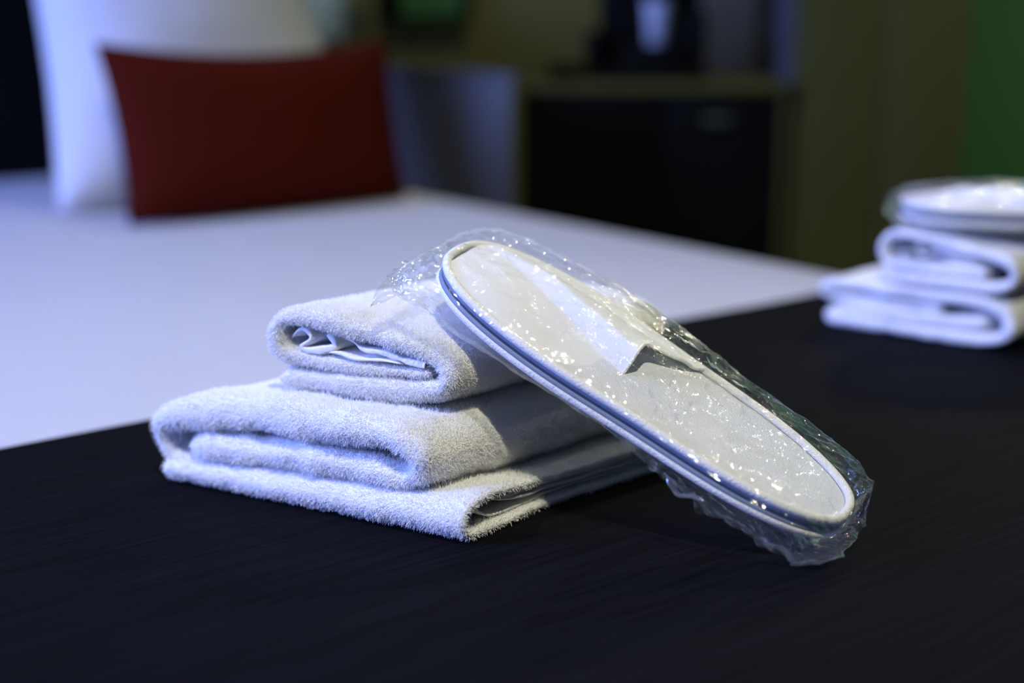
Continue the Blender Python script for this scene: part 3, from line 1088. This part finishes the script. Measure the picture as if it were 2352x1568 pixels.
# dark cabinet with wooden top, turned to face the bed
fh = Vector((-math.sin(YAW), math.cos(YAW), 0)); rt = Vector((fh.y, -fh.x, 0))
CZ = math.atan2(rt.y, rt.x)
cab = tag(empty('dark_cabinet', (-1.902, 1.795, 0), CZ), 'black two-door cabinet with a wooden top, standing beyond the bed', 'cabinet')
wd, dp, ht_ = 0.246, 0.36, 0.694
box('side_panel', (-wd, 0, 0), (-wd + .008, dp, ht_ - .018), M['wood_olive'], cab, 0.001)
box('side_panel', (wd - .010, 0, 0), (wd, dp, ht_ - .018), M['wood_olive'], cab, 0.001)
box('top_panel', (-wd - .004, -0.008, ht_ - .018), (wd, dp, ht_), M['wood_olive'], cab, 0.002)
box('carcass', (-wd + .016, 0.02, 0.05), (wd - .010, dp, ht_ - .018), M['black'], cab)
box('plinth', (-wd + .016, 0.03, 0), (wd - .010, dp - .02, 0.05), M['black'], cab)
d1 = box('door', (-wd + .009, 0.0, 0.055), (0.02, 0.020, ht_ - .020), M['black_gloss'], cab, 0.002)
d2 = box('door', (0.024, 0.0, 0.055), (wd - .012, 0.020, ht_ - .020), M['black_gloss'], cab, 0.002)
box('handle', (0.095, -0.014, ht_ - .072), (0.145, -0.004, ht_ - .060), M['metal'], d2, 0.003)

# white board standing behind the dark cabinet top
t = tag(empty('upright_board', tuple(Vector((-1.902, 1.795, 0.695)) + fh * 0.335 + rt * 0.163), CZ), 'plain pale board standing at the back of the dark cabinet top, left of the wardrobe', 'board')
box('board_panel', (-0.060, 0.0, 0.0), (0.080, 0.012, 0.85), M['whiteboard'], t, 0.002)
box('board_edge', (-0.066, -0.003, 0.0), (-0.060, 0.015, 0.85), M['whiteboard'], t, 0.001)

# wardrobe
wb = tag(empty('wardrobe', tuple(Vector((-1.902, 1.795, 0)) + rt * 0.418 + fh * 0.02), CZ), 'tall brown wooden wardrobe right of the dark cabinet', 'wardrobe')
box('carcass', (-0.158, 0.02, 0.0), (0.158, 0.50, 2.2), M['wood_olive'], wb, 0.003)
sp_ = box('side_panel', (-0.163, 0.004, 0.0), (-0.1585, 0.50, 2.2), M['whiteside'], wb, 0.001)
sp_['label'] = 'pale side panel'
box('door', (-0.158, 0.0, 0.04), (0.004, 0.018, 2.19), M['wood_olive'], wb, 0.003)
box('door', (0.007, 0.0, 0.04), (0.158, 0.018, 2.19), M['wood_olive'], wb, 0.003)

# coffee machine on the dark cabinet
KO = Vector((-1.955, 1.900, 0.6945)) - rt * 0.058
cm = tag(empty('coffee_machine', tuple(KO), CZ), 'black coffee machine standing on the dark cabinet', 'coffee machine')
box('base', (-0.085, -0.075, 0), (0.115, 0.075, 0.022), M['black_plastic'], cm, 0.006)
box('drip_tray', (-0.045, -0.070, 0.022), (0.060, 0.020, 0.064), M['black_plastic'], cm, 0.006)
box('body', (-0.080, 0.022, 0.022), (0.110, 0.075, 0.25), M['black_plastic'], cm, 0.012)
box('water_tank', (0.062, -0.050, 0.022), (0.112, 0.022, 0.125), M['black_plastic'], cm, 0.008)
box('brew_head', (-0.050, -0.065, 0.165), (0.070, 0.024, 0.25), M['black_plastic'], cm, 0.012)
lathe('spout', [(0.0, 0.150), (0.008, 0.150), (0.012, 0.166), (0.0, 0.166)], M['metal'], cm)
box('side_canister', (-0.110, -0.030, 0.0), (-0.078, 0.020, 0.090), M['black_plastic'], cm, 0.010)
cup = tag(empty('paper_cup', tuple(KO + Vector((0, 0, 0.0645)) + rt * 0.022 + fh * (-0.035))), 'white cup standing in the black coffee machine', 'cup')
lathe('cup_body', [(0.0, 0.001), (0.019, 0.0), (0.0245, 0.075), (0.0255, 0.076), (0.0235, 0.076), (0.018, 0.004), (0.0, 0.004)], M['paper'], cup)
lathe('cup_rim', [(0.0243, 0.073), (0.0262, 0.0745), (0.0262, 0.077), (0.0243, 0.078), (0.0235, 0.0755)], M['paper'], cup)
dx = tag(empty('small_dark_box', tuple(KO + rt * -0.145 + fh * (-0.02)), CZ), 'small low black box on the dark cabinet, left of the coffee machine', 'box')
box('box_body', (-0.033, -0.03, 0), (0.030, 0.03, 0.020), M['black_plastic'], dx, 0.003)
box('box_lid', (-0.034, -0.031, 0.020), (0.031, 0.031, 0.028), M['black_plastic'], dx, 0.003)

# wall lamp and framed picture on the head wall
wl_ = tag(empty('wall_lamp', (-2.44, 1.462, 0.795)), 'unlit cream wall lamp at the head of the bed, above the red cushion', 'wall lamp')
lathe('lamp_shade', [(0.058, -0.030), (0.060, -0.030), (0.050, 0.12), (0.048, 0.12), (0.0565, -0.027)], M['cream'], wl_)
tube('arm', [(-0.105, 0, -0.055), (-0.06, 0, -0.055), (-0.02, 0, -0.05), (0, 0, -0.03), (0, 0, 0.01)], 0.006, M['black_plastic'], wl_)
box('wall_plate', (-0.108, -0.03, -0.085), (-0.098, 0.03, -0.025), M['black_plastic'], wl_, 0.003)
lathe('bulb', [(0.0, 0.05), (0.012, 0.045), (0.018, 0.03), (0.012, 0.008), (0.008, 0.0), (0, 0)], M['paper'], wl_, 16)
pc = tag(empty('framed_picture', (-2.548, 1.752, 0.797)), 'green picture in a dark frame on the brown wall', 'picture')
box('picture_panel', (0.004, -0.085, 0.004), (0.010, 0.085, 0.45), M['picture_green'], pc)
box('frame_side', (0.0, -0.125, 0.0), (0.02, -0.083, 0.454), M['black_plastic'], pc, 0.002)
box('frame_side', (0.0, 0.083, 0.0), (0.02, 0.100, 0.454), M['black_plastic'], pc, 0.002)
box('frame_bottom', (0.0, -0.083, -0.004), (0.02, 0.083, 0.004), M['black_plastic'], pc, 0.001)
box('frame_top', (0.0, -0.083, 0.45), (0.02, 0.083, 0.458), M['black_plastic'], pc, 0.001)
